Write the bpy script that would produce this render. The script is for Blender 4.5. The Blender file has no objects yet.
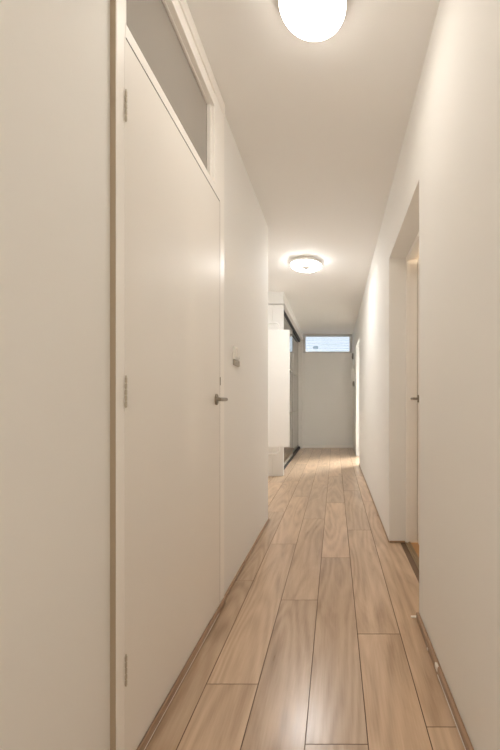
import bpy, bmesh, math, random
from mathutils import Vector, Matrix
random.seed(7)
S = bpy.context.scene
C = S.collection
PI = math.pi

# ------------------------------------------------------------------ materials
def mat(name, col, rough=0.5, metal=0.0, spec=0.5, bump=0.0, bscale=200.0, var=0.0, vscale=3.0, **kw):
    m = bpy.data.materials.new(name); m.use_nodes = True
    nt = m.node_tree; b = nt.nodes['Principled BSDF']
    b.inputs['Base Color'].default_value = (*col, 1)
    b.inputs['Roughness'].default_value = rough
    b.inputs['Metallic'].default_value = metal
    b.inputs['Specular IOR Level'].default_value = spec
    for k, v in kw.items():
        b.inputs[k].default_value = v
    tc = nt.nodes.new('ShaderNodeTexCoord')
    if var > 0:
        n = nt.nodes.new('ShaderNodeTexNoise'); n.inputs['Scale'].default_value = vscale
        n.inputs['Detail'].default_value = 4
        nt.links.new(tc.outputs['Object'], n.inputs['Vector'])
        mx = nt.nodes.new('ShaderNodeMix'); mx.data_type = 'RGBA'
        mx.inputs[6].default_value = (*[c * (1 - var) for c in col], 1)
        mx.inputs[7].default_value = (*[min(1, c * (1 + var)) for c in col], 1)
        nt.links.new(n.outputs['Fac'], mx.inputs[0])
        nt.links.new(mx.outputs[2], b.inputs['Base Color'])
    if bump > 0:
        n = nt.nodes.new('ShaderNodeTexNoise'); n.inputs['Scale'].default_value = bscale
        n.inputs['Detail'].default_value = 3
        nt.links.new(tc.outputs['Object'], n.inputs['Vector'])
        bp = nt.nodes.new('ShaderNodeBump'); bp.inputs['Strength'].default_value = bump
        bp.inputs['Distance'].default_value = 0.002
        nt.links.new(n.outputs['Fac'], bp.inputs['Height'])
        nt.links.new(bp.outputs['Normal'], b.inputs['Normal'])
    return m

def emit(name, col, strength):
    m = bpy.data.materials.new(name); m.use_nodes = True
    nt = m.node_tree; b = nt.nodes['Principled BSDF']
    b.inputs['Base Color'].default_value = (.9, .9, .88, 1)
    b.inputs['Emission Color'].default_value = (*col, 1)
    b.inputs['Emission Strength'].default_value = strength
    return m

def thin_glass(name, tint, refl=0.08):
    m = bpy.data.materials.new(name); m.use_nodes = True
    nt = m.node_tree; nt.nodes.clear()
    out = nt.nodes.new('ShaderNodeOutputMaterial')
    t = nt.nodes.new('ShaderNodeBsdfTransparent'); t.inputs[0].default_value = (*tint, 1)
    g = nt.nodes.new('ShaderNodeBsdfGlossy'); g.inputs['Roughness'].default_value = 0.02
    mx = nt.nodes.new('ShaderNodeMixShader'); mx.inputs[0].default_value = refl
    nt.links.new(t.outputs[0], mx.inputs[1]); nt.links.new(g.outputs[0], mx.inputs[2])
    nt.links.new(mx.outputs[0], out.inputs[0])
    return m

WALLC = (.86, .85, .825)
M = {}
M['wall'] = mat('wall_paint', WALLC, .75, spec=.3, bump=.12, bscale=260, var=.012, vscale=1.4)
M['ceil'] = mat('ceiling_paint', (.87, .86, .84), .8, spec=.2, bump=.06, bscale=200)
M['door'] = mat('door_lacquer', (.86, .83, .785), .42, spec=.45, var=.008, vscale=2)
M['frame'] = mat('frame_gloss_paint', (.93, .905, .865), .35, spec=.5)
M['white'] = mat('white_plastic', (.84, .82, .78), .35)
M['rad'] = mat('white_enamel', (.88, .87, .845), .3)
M['metal'] = mat('brushed_metal', (.30, .26, .21), .34, metal=.9)
M['hinge'] = mat('hinge_steel', (.50, .44, .36), .4, metal=.3)
M['dark'] = mat('dark_gap', (.06, .045, .035), .8)
M['greyplastic'] = mat('grey_plastic', (.24, .22, .195), .5)
M['absorber'] = mat('bounce_absorber', (.10, .10, .10), .8)  # dark tone that soaks up bounced light in the end room
M['edge'] = mat('edge_shade_dark', (.13, .10, .07), .6)
M['brightwhite'] = mat('bright_white_plastic', (.93, .92, .89), .3)
M['insert'] = mat('taupe_grey_insert', (.42, .38, .33), .4)
M['taupe'] = mat('side_shade_taupe', (.42, .34, .25), .6)  # shade tone for the near side of the left door frame
M['groove'] = mat('plank_groove', (.20, .125, .075), .7)
M['wardrobe'] = mat('white_laminate', (.82, .81, .785), .4)
M['track'] = mat('dark_bronze_track', (.02, .016, .013), .6, metal=.0)
M['alu'] = mat('champagne_aluminium', (.36, .34, .30), .35, metal=.7)
M['mirror'] = mat('grey_mirror_glass', (.42, .405, .375), .03, metal=1.0, var=.005)
M['winframe'] = mat('window_frame_paint', (.62, .61, .585), .4)
M['frost'] = mat('frosted_grey_glass', (.47, .43, .385), .22, spec=.5, **{'Transmission Weight': .35})
M['sticker'] = mat('blue_grey_sticker', (.62, .72, .80), .6, **{'Transmission Weight': .85})
M['caulk'] = mat('white_caulk', (.85, .80, .72), .5)
M['lightwood'] = mat('orange_beech_floor', (.62, .36, .16), .35, var=.12, vscale=9)
M['brass'] = mat('threshold_profile', (.40, .31, .20), .35, metal=.6)
M['lamp_near'] = emit('opal_glass_lit', (1.0, .93, .85), 3.55)
M['lamp_far'] = emit('opal_ring_lit', (1.0, .99, .97), 7.5)
M['lampcap'] = mat('lamp_cap', (.80, .79, .76), .5)
M['winglass'] = thin_glass('window_glass', (.96, .98, 1.0))

def wood(name, dark, mid, light, attr=True):
    m = bpy.data.materials.new(name); m.use_nodes = True
    nt = m.node_tree; b = nt.nodes['Principled BSDF']; L = nt.links.new
    N = nt.nodes.new
    uv = N('ShaderNodeUVMap'); uv.uv_map = 'UVMap'
    mp = N('ShaderNodeMapping'); mp.inputs['Scale'].default_value = (9, 1.6, 1)
    L(uv.outputs[0], mp.inputs['Vector'])
    n1 = N('ShaderNodeTexNoise'); n1.inputs['Scale'].default_value = 1.0; n1.inputs['Detail'].default_value = 5
    n1.inputs['Roughness'].default_value = .55; n1.inputs['Distortion'].default_value = 1.2
    L(mp.outputs[0], n1.inputs['Vector'])
    mp2 = N('ShaderNodeMapping'); mp2.inputs['Scale'].default_value = (150, 7, 1)
    L(uv.outputs[0], mp2.inputs['Vector'])
    n2 = N('ShaderNodeTexNoise'); n2.inputs['Scale'].default_value = 1.0; n2.inputs['Detail'].default_value = 3
    L(mp2.outputs[0], n2.inputs['Vector'])
    mp3 = N('ShaderNodeMapping'); mp3.inputs['Scale'].default_value = (4.2, .55, 1)
    L(uv.outputs[0], mp3.inputs['Vector'])
    n3 = N('ShaderNodeTexNoise'); n3.inputs['Scale'].default_value = 1.0; n3.inputs['Detail'].default_value = 1.2
    n3.inputs['Distortion'].default_value = .35
    L(mp3.outputs[0], n3.inputs['Vector'])
    ml = N('ShaderNodeMath'); ml.operation = 'MULTIPLY'; ml.inputs[1].default_value = 85
    L(n3.outputs['Fac'], ml.inputs[0])
    sn = N('ShaderNodeMath'); sn.operation = 'SINE'; L(ml.outputs[0], sn.inputs[0])
    w = N('ShaderNodeMath'); w.operation = 'MULTIPLY_ADD'; w.inputs[1].default_value = .5; w.inputs[2].default_value = .5
    L(sn.outputs[0], w.inputs[0])
    a = N('ShaderNodeMath'); a.operation = 'MULTIPLY'; a.inputs[1].default_value = .64
    L(n1.outputs['Fac'], a.inputs[0])
    c = N('ShaderNodeMath'); c.operation = 'MULTIPLY_ADD'; c.inputs[1].default_value = .22
    L(n2.outputs['Fac'], c.inputs[0]); L(a.outputs[0], c.inputs[2])
    d = N('ShaderNodeMath'); d.operation = 'MULTIPLY_ADD'; d.inputs[1].default_value = .13
    L(w.outputs[0], d.inputs[0]); L(c.outputs[0], d.inputs[2])
    r = N('ShaderNodeValToRGB')
    e = r.color_ramp.elements
    e[0].position = .24; e[0].color = (*dark, 1)
    e[1].position = .70; e[1].color = (*light, 1)
    k = e.new(.45); k.color = (*mid, 1)
    L(d.outputs[0], r.inputs[0])
    at = N('ShaderNodeAttribute'); at.attribute_name = 'tone'
    hs = N('ShaderNodeHueSaturation')
    mr = N('ShaderNodeMapRange'); mr.inputs[3].default_value = .84; mr.inputs[4].default_value = 1.13
    L(at.outputs['Fac'], mr.inputs[0]); L(mr.outputs[0], hs.inputs['Value'])
    L(r.outputs[0], hs.inputs['Color']); L(hs.outputs[0], b.inputs['Base Color'])
    b.inputs['Roughness'].default_value = .36
    rr = N('ShaderNodeMapRange'); rr.inputs[3].default_value = .24; rr.inputs[4].default_value = .36
    L(d.outputs[0], rr.inputs[0]); L(rr.outputs[0], b.inputs['Roughness'])
    b.inputs['Specular IOR Level'].default_value = .65
    b.inputs['Coat Weight'].default_value = .45; b.inputs['Coat Roughness'].default_value = .2
    bp = N('ShaderNodeBump'); bp.inputs['Strength'].default_value = .12; bp.inputs['Distance'].default_value = .001
    L(n2.outputs['Fac'], bp.inputs['Height']); L(bp.outputs[0], b.inputs['Normal'])
    return m
M['oak'] = wood('oak_laminate', (.33, .213, .126), (.52, .36, .233), (.68, .505, .35))
M['oakstrip'] = mat('oak_skirting_strip', (.36, .235, .145), .4, var=.15, vscale=14)

# ------------------------------------------------------------------ mesh helpers
def setp(o, label=None, cat=None, group=None, kind=None):
    if label: o['label'] = label
    if cat: o['category'] = cat
    if group: o['group'] = group
    if kind: o['kind'] = kind
    return o

def obj(name, bm, mats, parent=None, loc=None, smooth=False):
    me = bpy.data.meshes.new(name)
    bmesh.ops.recalc_face_normals(bm, faces=bm.faces[:])
    if smooth:
        for f in bm.faces: f.smooth = True
    bm.to_mesh(me); bm.free()
    for m in (mats if isinstance(mats, (list, tuple)) else [mats]): me.materials.append(m)
    if smooth:
        try: me.set_sharp_from_angle(angle=math.radians(40))
        except Exception: pass
    o = bpy.data.objects.new(name, me); C.objects.link(o)
    if parent:
        o.parent = parent
        o.matrix_parent_inverse = Matrix.Translation(-parent.location) @ Matrix.Identity(4) if False else parent_inv(parent)
    return o

def parent_inv(p):
    m = Matrix.Identity(4); q = p
    chain = []
    while q:
        chain.append(q); q = q.parent
    for q in reversed(chain):
        m = m @ (q.matrix_parent_inverse if q.parent else Matrix.Identity(4)) @ q.matrix_basis
    return m.inverted()

def empty(name, loc):
    o = bpy.data.objects.new(name, None); C.objects.link(o)
    o.location = loc; o.empty_display_size = .05
    return o

def box(bm, x0, x1, y0, y1, z0, z1, bev=0, seg=2, mi=0):
    r = bmesh.ops.create_cube(bm, size=1)
    vs = r['verts']
    for v in vs:
        v.co = Vector(((x0 + x1) / 2 + v.co.x * (x1 - x0), (y0 + y1) / 2 + v.co.y * (y1 - y0), (z0 + z1) / 2 + v.co.z * (z1 - z0)))
    fs = {f for v in vs for f in v.link_faces}
    for f in fs: f.material_index = mi
    if bev:
        es = list({e for v in vs for e in v.link_edges})
        bmesh.ops.bevel(bm, geom=es, offset=bev, segments=seg, affect='EDGES', profile=.5)

def B(*boxes):
    bm = bmesh.new()
    for b in boxes: box(bm, *b)
    return bm

def lathe(bm, prof, seg=48, axis='Z', mtx=None):
    """prof: list of (r, h). Revolve round Z then transform by mtx."""
    rings = []
    for r, h in prof:
        if r < 1e-6:
            rings.append([bm.verts.new((0, 0, h))])
        else:
            rings.append([bm.verts.new((r * math.cos(2 * PI * i / seg), r * math.sin(2 * PI * i / seg), h)) for i in range(seg)])
    for a, b in zip(rings[:-1], rings[1:]):
        for i in range(seg):
            j = (i + 1) % seg
            if len(a) == 1 and len(b) == 1: continue
            if len(a) == 1: bm.faces.new((a[0], b[i], b[j]))
            elif len(b) == 1: bm.faces.new((a[i], a[j], b[0]))
            else: bm.faces.new((a[i], a[j], b[j], b[i]))
    if mtx:
        bmesh.ops.transform(bm, matrix=mtx, verts=[v for r in rings for v in r])

def tube(bm, pts, r, seg=12, cap=True):
    pts = [Vector(p) for p in pts]
    rings = []; up = None
    for i, p in enumerate(pts):
        t = (pts[min(i + 1, len(pts) - 1)] - pts[max(i - 1, 0)]).normalized()
        if up is None:
            up = t.orthogonal().normalized()
        else:
            up = (up - t * up.dot(t)).normalized()
        s = t.cross(up)
        rings.append([bm.verts.new(p + (up * math.cos(2 * PI * k / seg) + s * math.sin(2 * PI * k / seg)) * r) for k in range(seg)])
    for a, b in zip(rings[:-1], rings[1:]):
        for i in range(seg):
            j = (i + 1) % seg
            bm.faces.new((a[i], a[j], b[j], b[i]))
    if cap:
        bm.faces.new(rings[0]); bm.faces.new(rings[-1])

def arc(c, r, a0, a1, ux, uy, n=10):
    c = Vector(c); ux = Vector(ux); uy = Vector(uy)
    return [c + ux * r * math.cos(a0 + (a1 - a0) * i / n) + uy * r * math.sin(a0 + (a1 - a0) * i / n) for i in range(n + 1)]

# ------------------------------------------------------------------ dimensions
CAMZ = 1.02
CEIL = 2.53
XL, XR = -.578, .395          # hall faces of the two walls
DF = -.563                    # face of the left door and its frame
YC = 3.11                     # left wall's end corner
YE = 8.0                      # end wall
YB = -1.7                     # wall behind the viewer
OY0, OY1, OZ = 1.69, 2.62, 2.066   # right doorway
PY0, PY1 = 5.85, 6.78              # further right doorway
XFAR = -2.3                   # side of the space left of the corner

# ------------------------------------------------------------------ setting
# floor: individual planks with bevelled edges in one mesh
bm = bmesh.new()
uvl = bm.loops.layers.uv.new('UVMap')
tone = bm.faces.layers.float.new('tone')
W, LEN = .188, 1.285
joint = {-1: 1.302, 0: 1.855, 1: 2.358, 2: 1.583, 3: 1.13, -2: 2.06}
def quad(vs, mi, t, ou, ov):
    f = bm.faces.new([bm.verts.new(v) for v in vs]); f.material_index = mi; f[tone] = t
    for lp in f.loops: lp[uvl].uv = (lp.vert.co.x + ou, lp.vert.co.y + ov)
for k in range(-11, 4):
    x0 = -.0894 + (k - 1) * W; x1 = x0 + W
    lo, hi = max(x0, XFAR - .05), min(x1, .52)
    if hi <= lo: continue
    j = joint.get(k, random.uniform(1, 2.2))
    ys = [j + LEN * n for n in range(-4, 7)]
    if k == 3: ys = [y for y in ys if not 2.3 < y < 2.5]
    for a, b in zip(ys[:-1], ys[1:]):
        a, b = max(a, YB - .05), min(b, YE + .05)
        if b - a < .002: continue
        t = random.random(); ou, ov = random.uniform(0, 40), random.uniform(0, 40)
        g, h, zz = .0016, .0012, -.003
        A = [(lo, a), (hi, a), (hi, b), (lo, b)]
        I = [(lo + g, a + h), (hi - g, a + h), (hi - g, b - h), (lo + g, b - h)]
        quad([(p[0], p[1], 0) for p in I], 0, t, ou, ov)
        for q in range(4):
            r = (q + 1) % 4
            quad([(*A[q], zz), (*A[r], zz), (*I[r], 0), (*I[q], 0)], 1, t, ou, ov)
box(bm, XFAR - .05, .52, YB - .05, YE + .05, -.06, -.003, mi=1)
obj('floor', bm, [M['oak'], M['groove']])['kind'] = 'structure'

ce = obj('ceiling', B((XFAR - .1, .60, YB - .1, YE + .1, CEIL, CEIL + .1)), M['ceil']); ce['kind'] = 'structure'

# left wall with the door opening and the return at its end
FY0, FY1 = .927, 1.832        # outer edges of the door frame
bm = B((XL - .11, XL, YB, FY0 + .02, 0, CEIL), (XL - .11, XL, FY1 - .05, YC, 0, CEIL),
       (XFAR, XL - .11, YC - .11, YC, 0, CEIL))
setp(obj('wall_left', bm, M['wall']), kind='structure')
# far left side of the wider part, and the cupboard room behind the transom
setp(obj('wall_side', B((XFAR - .1, XFAR, YC - .11, YE, 0, CEIL)), M['wall']), kind='structure')
setp(obj('wall_closet', B((-1.75, -1.65, -.2, YC - .11, 0, CEIL), (-1.65, XL - .11, -.2, -.1, 0, CEIL)), M['wall']), kind='structure')
setp(obj('wall_front', B((XFAR, .6, YB - .1, YB, 0, CEIL)), M['wall']), kind='structure')
# right wall with two doorways
bm = B((XR, XR + .12, YB, OY0, 0, CEIL), (XR, XR + .12, OY1, PY0, 0, CEIL), (XR, XR + .12, PY1, YE, 0, CEIL),
       (XR, XR + .12, OY0, OY1, OZ, CEIL), (XR, XR + .12, PY0, PY1, OZ, CEIL))
setp(obj('wall_right', bm, M['wall']), kind='structure')

# end wall with the high window
wx0, wx1, wz0, wz1 = -.655, .322, 2.14, 2.475
fx0, fx1, fz0, fz1 = -.71, .375, 2.11, 2.53
bm = B((XFAR, fx0, YE, YE + .12, 0, CEIL), (fx1, .6, YE, YE + .12, 0, CEIL), (fx0, fx1, YE, YE + .12, 0, fz0))
setp(obj('wall_back', bm, M['wall']), kind='structure')
w = empty('window_1', ((wx0 + wx1) / 2, YE, fz0))
setp(w, 'wide low window high in the end wall', 'window', kind='structure')
obj('window_frame', B((fx0, wx0, YE - .012, YE + .06, fz0, fz1, .004), (wx1, fx1, YE - .012, YE + .06, fz0, fz1, .004),
    (wx0, wx1, YE - .012, YE + .06, wz1, fz1, .004), (wx0, wx1, YE - .012, YE + .06, fz0, wz0, .004)), M['winframe'], w)
obj('pane', B((wx0, wx1, YE + .02, YE + .026, wz0, wz1)), M['winglass'], w)
setp(obj('sticker', B((-.485, -.375, YE + .016, YE + .019, 2.205, 2.26, .001)), M['sticker'], w), 'small pale grey sticker')
# thin fins of a ribbed blind outside the pane
bm = bmesh.new()
for i in range(9):
    z = wz0 + .02 + i * .036
    box(bm, wx0, wx1, YE + .045, YE + .058, z, z + .004)
obj('blind_slat', bm, M['white'], w)
setp(obj('baseboard_back', B((-.72, XR, YE - .012, YE, 0, .055, .003)), M['frame']), kind='structure')

# ---- skirting strips
def strip(name, x0, x1, y0, y1, h=.038):
    bm = bmesh.new()
    box(bm, x0, x1, y0, y1, 0, h, .005, 3)
    return setp(obj(name, bm, M['oakstrip']), kind='structure')
bl = strip('baseboard_left', XL, XL + .014, FY1, YC, .016)
br = strip('baseboard_right', XR - .015, XR, YB, OY0, .036)
obj('sealant_bead', B((XR - .036, XR + .008, OY0 + .008, OY0 + .020, .0, .007, .002)), M['caulk'], br)
bm = bmesh.new()
tube(bm, [(XR - .0165, YB, .012), (XR - .0165, 1.33, .012)], .0017, 8)
box(bm, XR - .018, XR - .004, 1.335, 1.365, .016, .036, .004)
box(bm, XR - .018, XR - .013, 1.47, 1.482, .004, .012, .002)
obj('sealant_bead', bm, M['caulk'], br)
strip('baseboard_far', XR - .009, XR, OY1 - .004, PY0, .012)
strip('baseboard_reveal', XR, XR + .115, OY1 - .011, OY1, .012)

# ------------------------------------------------------------------ left door with transom
d = empty('door_1', (DF, 1.36, 0))
setp(d, 'tall cream flush door with transom window in the left wall', 'door', kind='structure')
GZ0, GZ1 = 2.041, 2.405
JY0, JY1 = .967, 1.689
bm = bmesh.new()
XF = XL - .09
box(bm, XF, DF, FY0, JY0, 0, CEIL, .003)                      # hinge jamb
box(bm, XF, DF, JY1, FY1, 0, CEIL, .003)                      # lock jamb
box(bm, XF, DF, JY0, JY1, 2.0005, GZ0, .003)                  # transom bar
box(bm, XF, DF, JY0, JY1, GZ1, 2.462, .003)                   # head
box(bm, XF, DF - .004, JY0, JY1, 2.462, 2.470)
box(bm, XF, DF + .004, JY0 - .03, FY1 + .001, 2.470, CEIL, .003)
obj('door_frame', bm, M['frame'], d)
bm = bmesh.new()
xb0, xb1 = DF - .032, DF - .014                               # glazing beads, stepped back
box(bm, xb0, xb1, JY0, JY0 + .03, GZ0, GZ1, .002)
box(bm, xb0, xb1, JY1 - .020, JY1 - .003, GZ0, GZ1, .002)
box(bm, xb0, xb1 - .008, JY0, JY1, GZ1 - .006, GZ1, .002)
box(bm, xb0, xb1, JY0, JY1, GZ0, GZ0 + .012, .002)
obj('glazing_bead', bm, M['door'], d)
setp(obj('transom_pane', B((DF - .038, DF - .032, JY0, JY1, GZ0, GZ1)), M['frost'], d), 'frosted grey glass')
setp(obj('side_shade_strip', B((XL, DF - .0015, FY0 - .0022, FY0, 0, CEIL)), M['taupe'], d), 'painted shade on the near side of the frame')  # flat dark strip carries the shade of the frame's near side
LY0, LY1 = .9625, 1.758
leaf = obj('door_leaf', B((DF - .004, DF + .0006, LY0, LY1, .036, 1.9965), (DF - .035, DF, JY0 + .004, JY1 - .003, .036, 1.995)), M['door'], d)
obj('gap_shade', B((DF, DF + .0012, LY0 + .006, LY1 - .002, 1.9965, 2.0005), (DF, DF + .0010, LY1, LY1 + .0016, .04, 1.9965)), M['dark'], d)  # dark strips over the joint, colour in place of the gap's shade
obj('strike_plate', B((DF, DF + .0036, LY1 - .001, LY1 + .004, 1.102, 1.142)), M['metal'], d)
for z0 in (1.773, 1.007, .261):
    bm = bmesh.new()
    for q in range(5):
        a = z0 + q * .0162; 
        lathe(bm, [(0, a), (.0024, a), (.0030, a + .001), (.0030, a + .0125), (.0024, a + .0137), (0, a + .0137)], 14,
              mtx=Matrix.Translation((DF + .0036, .9635, 0)))
    lathe(bm, [(0, z0 - .002), (.0017, z0 - .002), (.0017, z0 + .083), (0, z0 + .085)], 12, mtx=Matrix.Translation((DF + .0036, .9635, 0)))
    obj('hinge', bm, M['hinge'], d, smooth=True)

def lever(parent, p, out, along, name='door_handle'):
    """oval rose, neck along `out`, lever along `along`."""
    p = Vector(p); out = Vector(out).normalized(); along = Vector(along).normalized()
    z = Vector((0, 0, 1))
    bm = bmesh.new()
    R = Matrix((along, z, out)).transposed().to_4x4()
    mt = Matrix.Translation(p) @ R @ Matrix.Diagonal((.82, 1.25, 1, 1))
    lathe(bm, [(0, 0), (.021, 0), (.021, .006), (.019, .009), (0, .009)], 32, mtx=mt)
    n = .052
    pts = [p + out * t for t in (.004, .02, n - .014)]
    c = p + out * (n - .014) + along * .014
    pts += arc(c, .014, 0, PI / 2, -along, out, 8)[1:]
    pts += [p + out * n + along * t for t in (.03, .07, .112)]
    tube(bm, pts, .0085, 16)
    return obj(name, bm, M['metal'], parent, smooth=True)
lever(d, (DF + .0012, 1.697, 1.032), (1, 0, 0), (0, -1, 0))

# oak threshold strip in front of the door, with caulk
ts = strip('trim_1', DF + .0005, DF + .009, FY0, FY1 - .01, .036)
bm = bmesh.new()
tube(bm, [(DF + .0085, FY0, .010), (DF + .0085, 1.72, .010)], .0018, 8)
obj('sealant_bead', bm, M['caulk'], ts)

# ------------------------------------------------------------------ right doorway: frame and door standing ajar
d2 = empty('door_2', (.53, (OY0 + OY1) / 2, 0))
setp(d2, 'cream door standing ajar in the deep doorway of the right wall', 'door', kind='structure')
bm = bmesh.new()
xs0, xs1 = XR + .12, XR + .205
box(bm, xs0, xs1, OY1 - .012, OY1 + .05, 0, OZ + .05, .003)
box(bm, xs0, xs1, OY0 - .05, OY0 + .03, 0, OZ + .05, .003)
box(bm, xs0, xs1, OY0 + .03, OY1 - .012, OZ - .012, OZ + .05, .003)
box(bm, xs0, xs0 + .022, OY1 - .024, OY1 - .012, 0, OZ - .012, .002)
box(bm, xs0, xs0 + .022, OY0 + .03, OY1 - .024, OZ - .026, OZ - .012, .002)
obj('door_frame', bm, M['frame'], d2)
TH = math.radians(3.0)
hx, hy = xs0 + .035, OY0 + .075
LW = .83
bm = B((0, .04, 0, LW, .012, OZ - .03, .002))
mt = Matrix.Translation((hx, hy, 0)) @ Matrix.Rotation(-TH, 4, 'Z')
bmesh.ops.transform(bm, matrix=mt, verts=bm.verts[:])
leaf2 = obj('door_leaf', bm, M['door'], d2)
bm = B((-.001, .0405, LW - .0008, LW + .0012, .02, OZ - .04))
bmesh.ops.transform(bm, matrix=mt, verts=bm.verts[:])
setp(obj('edge_shade', bm, M['edge'], leaf2), 'gap shadow painted on the edge of the leaf')  # shadow of the door gap put on the leaf edge as dark colour
hp = mt @ Vector((0, LW - .06, 1.043)); o_ = mt.to_3x3() @ Vector((-1, 0, 0)); al = mt.to_3x3() @ Vector((0, -1, 0))
lever(d2, hp, o_, al)
setp(obj('trim_2', B((XR + .112, XR + .128, OY0, OY1 - .012, 0, .007, .003), (XR + .130, XR + .150, OY0 + .03, OY1 - .012, 0, .011, .004)), M['brass']), kind='structure')

# room beyond the right doorway
setp(obj('floor_side_room', B((.52, 3.2, .2, 4.2, -.06, .001)), M['lightwood']), kind='structure')
setp(obj('wall_side_room', B((XR + .12, 3.2, 4.2, 4.3, 0, CEIL), (XR + .12, 3.2, .1, .2, 0, CEIL), (3.2, 3.3, .1, 4.3, 0, CEIL)), M['wall']), kind='structure')
setp(obj('ceiling_side_room', B((.60, 3.3, .1, 4.3, CEIL, CEIL + .1)), M['ceil']), kind='structure')

# further right doorway, left open for the added end-room light
d3 = empty('door_3', (.53, (PY0 + PY1) / 2, 0))
setp(d3, 'cream frame of the farther doorway in the right wall', 'door', kind='structure')
obj('door_frame', B((xs0 - .03, xs1, PY1 - .03, PY1 + .04, 0, OZ + .04, .003), (xs0 - .03, xs1, PY0 - .04, PY0 + .03, 0, OZ + .04, .003),
                    (xs0 - .03, xs1, PY0 + .03, PY1 - .03, OZ - .03, OZ + .04, .003)), M['frame'], d3)
setp(obj('floor_end_room', B((.52, 3.2, 4.3, 8.1, -.06, 0)), M['greyplastic']), kind='structure')
setp(obj('wall_end_room', B((XR + .12, 3.2, 8.0, 8.1, 0, CEIL), (3.2, 3.3, 4.3, 8.1, 0, CEIL)), M['wall']), kind='structure')
setp(obj('end_room_absorber', B((XR + .12, 3.2, 4.3, 4.33, 0, CEIL)), M['absorber']), kind='structure')  # unseen dark panel added to cut light bouncing onto the doorway reveal
setp(obj('ceiling_end_room', B((.60, 3.3, 4.3, 8.1, CEIL, CEIL + .1)), M['ceil']), kind='structure')

# ------------------------------------------------------------------ ceiling lights
l1 = empty('ceiling_light', (-.083, 1.335, CEIL))
setp(l1, 'round domed opal ceiling light glowing nearest, cut by the photo top edge', 'ceiling light', 'lit ceiling lights')
mt = Matrix.Translation((-.083, 1.335, CEIL)) @ Matrix.Diagonal((.965, .965, .95, 1))
bm = bmesh.new(); lathe(bm, [(0, 0), (.122, 0), (.127, -.004), (.1295, -.040), (.1285, -.046), (.120, -.046), (0, -.046)], 64, mtx=mt)
obj('base', bm, M['white'], l1, smooth=True)
bm = bmesh.new()
prof = [(.119, -.040), (.1275, -.047)]
prof += [(.1275 * math.cos(a) ** .7, -.047 - .033 * math.sin(a)) for a in [PI / 2 * i / 12 for i in range(1, 12)]] + [(0, -.080)]
lathe(bm, prof, 64, mtx=mt); obj('diffuser', bm, M['lamp_near'], l1, smooth=True)

l2 = empty('ceiling_light', (-.312, 3.87, CEIL))
setp(l2, 'flat ring-shaped ceiling light with a grey centre, farther down the hall', 'ceiling light', 'lit ceiling lights')
mt = Matrix.Translation((-.312, 3.87, CEIL)) @ Matrix.Diagonal((.965, .965, 1, 1))
bm = bmesh.new(); lathe(bm, [(0, 0), (.150, 0), (.166, -.010), (.170, -.040), (.168, -.043), (.10, -.038), (0, -.038)], 72, mtx=mt)
obj('base', bm, M['white'], l2, smooth=True)
bm = bmesh.new()
prof = [(.166, -.0375), (.1665, -.045), (.161, -.056), (.147, -.064), (.115, -.068), (.085, -.066), (.066, -.058), (.060, -.048), (.060, -.0375)]
lathe(bm, prof, 72, mtx=mt)
obj('diffuser', bm, M['lamp_far'], l2, smooth=True)
bm = bmesh.new(); lathe(bm, [(0, -.037), (.056, -.037), (.056, -.060), (.052, -.070), (.044, -.073), (0, -.074)], 40, mtx=mt)
setp(obj('centre_cap', bm, M['lampcap'], l2, smooth=True), 'grey centre cap')

# ------------------------------------------------------------------ light switch on the left wall
sy, sz = 2.085, 1.268
s = empty('light_switch', (XL, sy, sz))
setp(s, 'small white light switch with grey lower insert beside the left door', 'light switch')
obj('cover_plate', B((XL, XL + .013, sy - .052, sy + .052, sz - .004, sz + .068, .003)), M['white'], s)
bm = bmesh.new(); box(bm, XL + .012, XL + .022, sy - .034, sy + .030, sz + .006, sz + .058, .003)
for v in bm.verts:
    if v.co.x > XL + .015 and v.co.z < sz + .03: v.co.x -= .006
obj('rocker', bm, M['white'], s)
setp(obj('shadow_gap', B((XL + .0125, XL + .0150, sy + .031, sy + .036, sz + .006, sz + .058)), M['greyplastic'], s), 'dark gap beside the rocker')
bm = bmesh.new(); box(bm, XL, XL + .014, sy - .052, sy + .052, sz - .040, sz - .006, .004)
for yy in (-.020, .020):
    lathe(bm, [(0, 0), (.012, 0), (.012, .001), (.010, .003), (0, .003)], 24, mtx=Matrix.Translation((XL + .013, sy + yy, sz - .024)) @ Matrix.Rotation(PI / 2, 4, 'Y'))
setp(obj('lower_insert', bm, M['insert'], s), 'grey lower insert')

# ------------------------------------------------------------------ wardrobe with mirrored sliding doors
WY0, WY1 = 4.93, 7.985
WX = -.705; DX = -.775
wb = empty('wardrobe', (DX, (WY0 + WY1) / 2, 0))
setp(wb, 'tall white built-in wardrobe with grey mirrored sliding doors along the left', 'wardrobe')
obj('end_panel', B((-.853, WX, WY0, WY0 + .03, .012, 2.355, .002), (-1.42, -.856, WY0, WY0 + .03, .012, 2.355, .002), (-1.42, WX - .01, WY0 + .012, WY0 + .028, 0, .014)), M['wardrobe'], wb)
obj('back_panel', B((-1.44, -1.42, WY0, WY1, 0, 2.355)), M['wardrobe'], wb)
obj('top_panel', B((-1.42, DX - .02, WY0 + .03, WY1, 2.335, 2.355)), M['wardrobe'], wb)
obj('filler_post', B((-.84, WX - .005, WY1 - .09, WY1, 0, 2.355, .003)), M['wardrobe'], wb)
obj('top_track', B((DX - .075, DX + .012, WY0 + .03, WY1 - .09, 2.335, 2.40, .002)), M['track'], wb)
obj('bottom_track', B((DX - .075, DX + .012, WY0 + .03, WY1 - .09, 0, .045, .002)), M['track'], wb)
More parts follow.
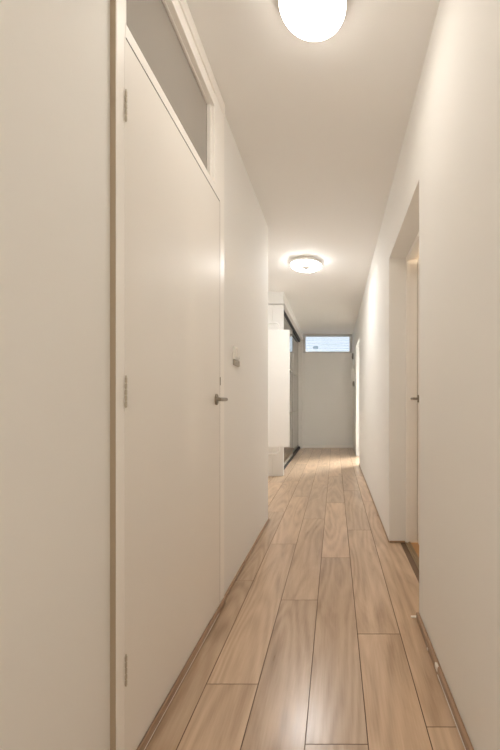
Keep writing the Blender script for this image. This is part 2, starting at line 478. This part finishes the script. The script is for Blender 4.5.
def sliding(y0, y1, x):
    g = .028
    f = obj('sliding_door', B((x - .012, x, y0, y0 + g, .047, 2.333), (x - .012, x, y1 - g, y1, .047, 2.333),
        (x - .012, x, y0 + g, y1 - g, .047, .09), (x - .012, x, y0 + g, y1 - g, 2.30, 2.333),
        (x - .012, x, y0 + g, y1 - g, .825, .84), (x - .012, x, y0 + g, y1 - g, 1.565, 1.58)), M['alu'], wb)
    obj('mirror_pane', B((x - .010, x - .003, y0 + g, y1 - g, .09, 2.30)), M['mirror'], f)
sliding(WY0 + .035, 6.60, DX)
sliding(6.50, WY1 - .095, DX - .03)
# boxed-in ceiling above the wardrobe
setp(obj('trim_3', B((-2.28, WX, WY0 - .01, WY1 + .01, 2.40, CEIL, .003), (-2.28, WX + .004, WY0 - .02, WY0 + .03, 2.362, 2.402, .002)), M['wall']), kind='structure')
setp(obj('wall_recess', B((XFAR, -1.44, WY0 + .002, WY0 + .06, 0, 2.362)), M['wall']), kind='structure')

# ------------------------------------------------------------------ vertical panel radiator in front of the wardrobe end
rx0, rx1, ry0, ry1, rz0, rz1 = -1.12, -.600, 4.745, 4.80, .425, 1.975
r = empty('radiator', ((rx0 + rx1) / 2, (ry0 + ry1) / 2, rz0))
setp(r, 'tall flat white panel radiator past the left wall corner', 'radiator')
obj('front_panel', B((rx0, rx1, ry0, ry0 + .016, rz0, rz1, .005, 3)), M['rad'], r)
obj('water_channel', B((rx0 + .015, rx1 - .012, ry0 + .016, ry1, rz0 + .02, rz1 - .02, .006)), M['rad'], r)
for z0, zs in ((rz1 - .02, 1), (rz0 + .02, -1)):
    xx, yy, off, rad = -.742, ry0 + .034, .115, .05
    if zs < 0: off = .112
    ztop = z0 + zs * off
    pts = [(xx, yy, z0), (xx, yy, ztop - zs * rad)]
    pts += arc((xx - rad, yy, ztop - zs * rad), rad, 0, PI / 2, (1, 0, 0), (0, 0, zs), 10)[1:]
    pts += [(xx - .2, yy, ztop), (-2.305, yy, ztop)]
    bm = bmesh.new(); tube(bm, pts, .0115, 14)
    obj('pipe', bm, M['rad'], r, smooth=True)
for z in (.7, 1.7):
    for x in (-.98, -.82):
        obj('bracket', B((x, x + .06, ry1 - .002, WY0 - .0005, z, z + .05)), M['rad'], r)

# ------------------------------------------------------------------ intercom, box below, sensor on the far right wall
ic = empty('intercom', (XR, 7.35, 1.44)); iy = 7.35
setp(ic, 'white intercom handset on the right wall near the end window', 'intercom')
obj('housing', B((XR - .026, XR, iy - .05, iy + .05, 1.445, 1.70, .004)), M['brightwhite'], ic)
bm = B((XR - .054, XR - .022, iy - .04, iy - .002, 1.65, 1.695, .006), (XR - .054, XR - .022, iy - .04, iy - .002, 1.45, 1.50, .006),
       (XR - .060, XR - .042, iy - .038, iy - .004, 1.47, 1.68, .006))
obj('handset', bm, M['brightwhite'], ic)
gb = obj('wall_box', B((XR - .034, XR, iy - .04, iy + .04, 1.34, 1.44, .004), (XR - .038, XR - .033, iy - .03, iy + .03, 1.36, 1.42, .002)), M['greyplastic'])
setp(gb, 'grey box mounted directly below the white intercom', 'wall box')
bm = B((XR - .030, XR + .001, 7.68, 7.75, 1.94, 2.06, .006), (XR - .036, XR - .028, 7.695, 7.735, 1.96, 2.0, .003))
setp(obj('door_chime', bm, M['greyplastic']), 'small grey chime box high on the right wall beside the window', 'door chime')

# ------------------------------------------------------------------ light
wd = bpy.data.worlds.new('World'); S.world = wd; wd.use_nodes = True
nt = wd.node_tree; bg = nt.nodes['Background']
bg.inputs['Color'].default_value = (.80, .90, 1.0, 1); bg.inputs['Strength'].default_value = .168
def fill_light(name, loc, power, col, rad):
    L = bpy.data.lights.new(name, 'POINT'); L.energy = power; L.color = col; L.shadow_soft_size = rad
    o = bpy.data.objects.new(name, L); o.location = loc; C.objects.link(o); return o
fill_light('side_room_fill', (1.9, 2.2, 2.3), 9, (1, .84, .62), .12)  # unseen fill added to light the room behind the ajar door
fill_light('entry_fill', (-1.95, 4.55, 1.7), 1.05, (1, 1, 1), .2)  # unseen fill added for light arriving through the left opening
fill_light('end_room_fill', (1.9, 7.5, 2.0), 58, (.97, 1, 1), .4)  # unseen fill added to brighten the hall end through the doorway
fill_light('rear_fill', (-.1, -1.25, 1.35), 1.6, (1, .95, .87), .2)  # fill added behind the camera to lift the lower near walls

# ------------------------------------------------------------------ camera
cam = bpy.data.cameras.new('Camera'); co = bpy.data.objects.new('Camera', cam); C.objects.link(co)
co.location = (0, 0, CAMZ); co.rotation_euler = (PI / 2, 0, 0)
cam.sensor_fit = 'VERTICAL'; cam.sensor_height = 36; cam.lens = 36 * 360 / 750
cam.shift_x = -85 / 750; cam.shift_y = 27 / 750
cam.clip_start = .02
S.camera = co
S.view_settings.view_transform = 'Standard'; S.view_settings.look = 'None'
S.view_settings.gamma = 1; S.view_settings.use_curve_mapping = False
S.view_settings.exposure = 2.93
S.cycles.max_bounces = 16; S.cycles.diffuse_bounces = 10; S.cycles.transmission_bounces = 8
S.cycles.use_denoising = True
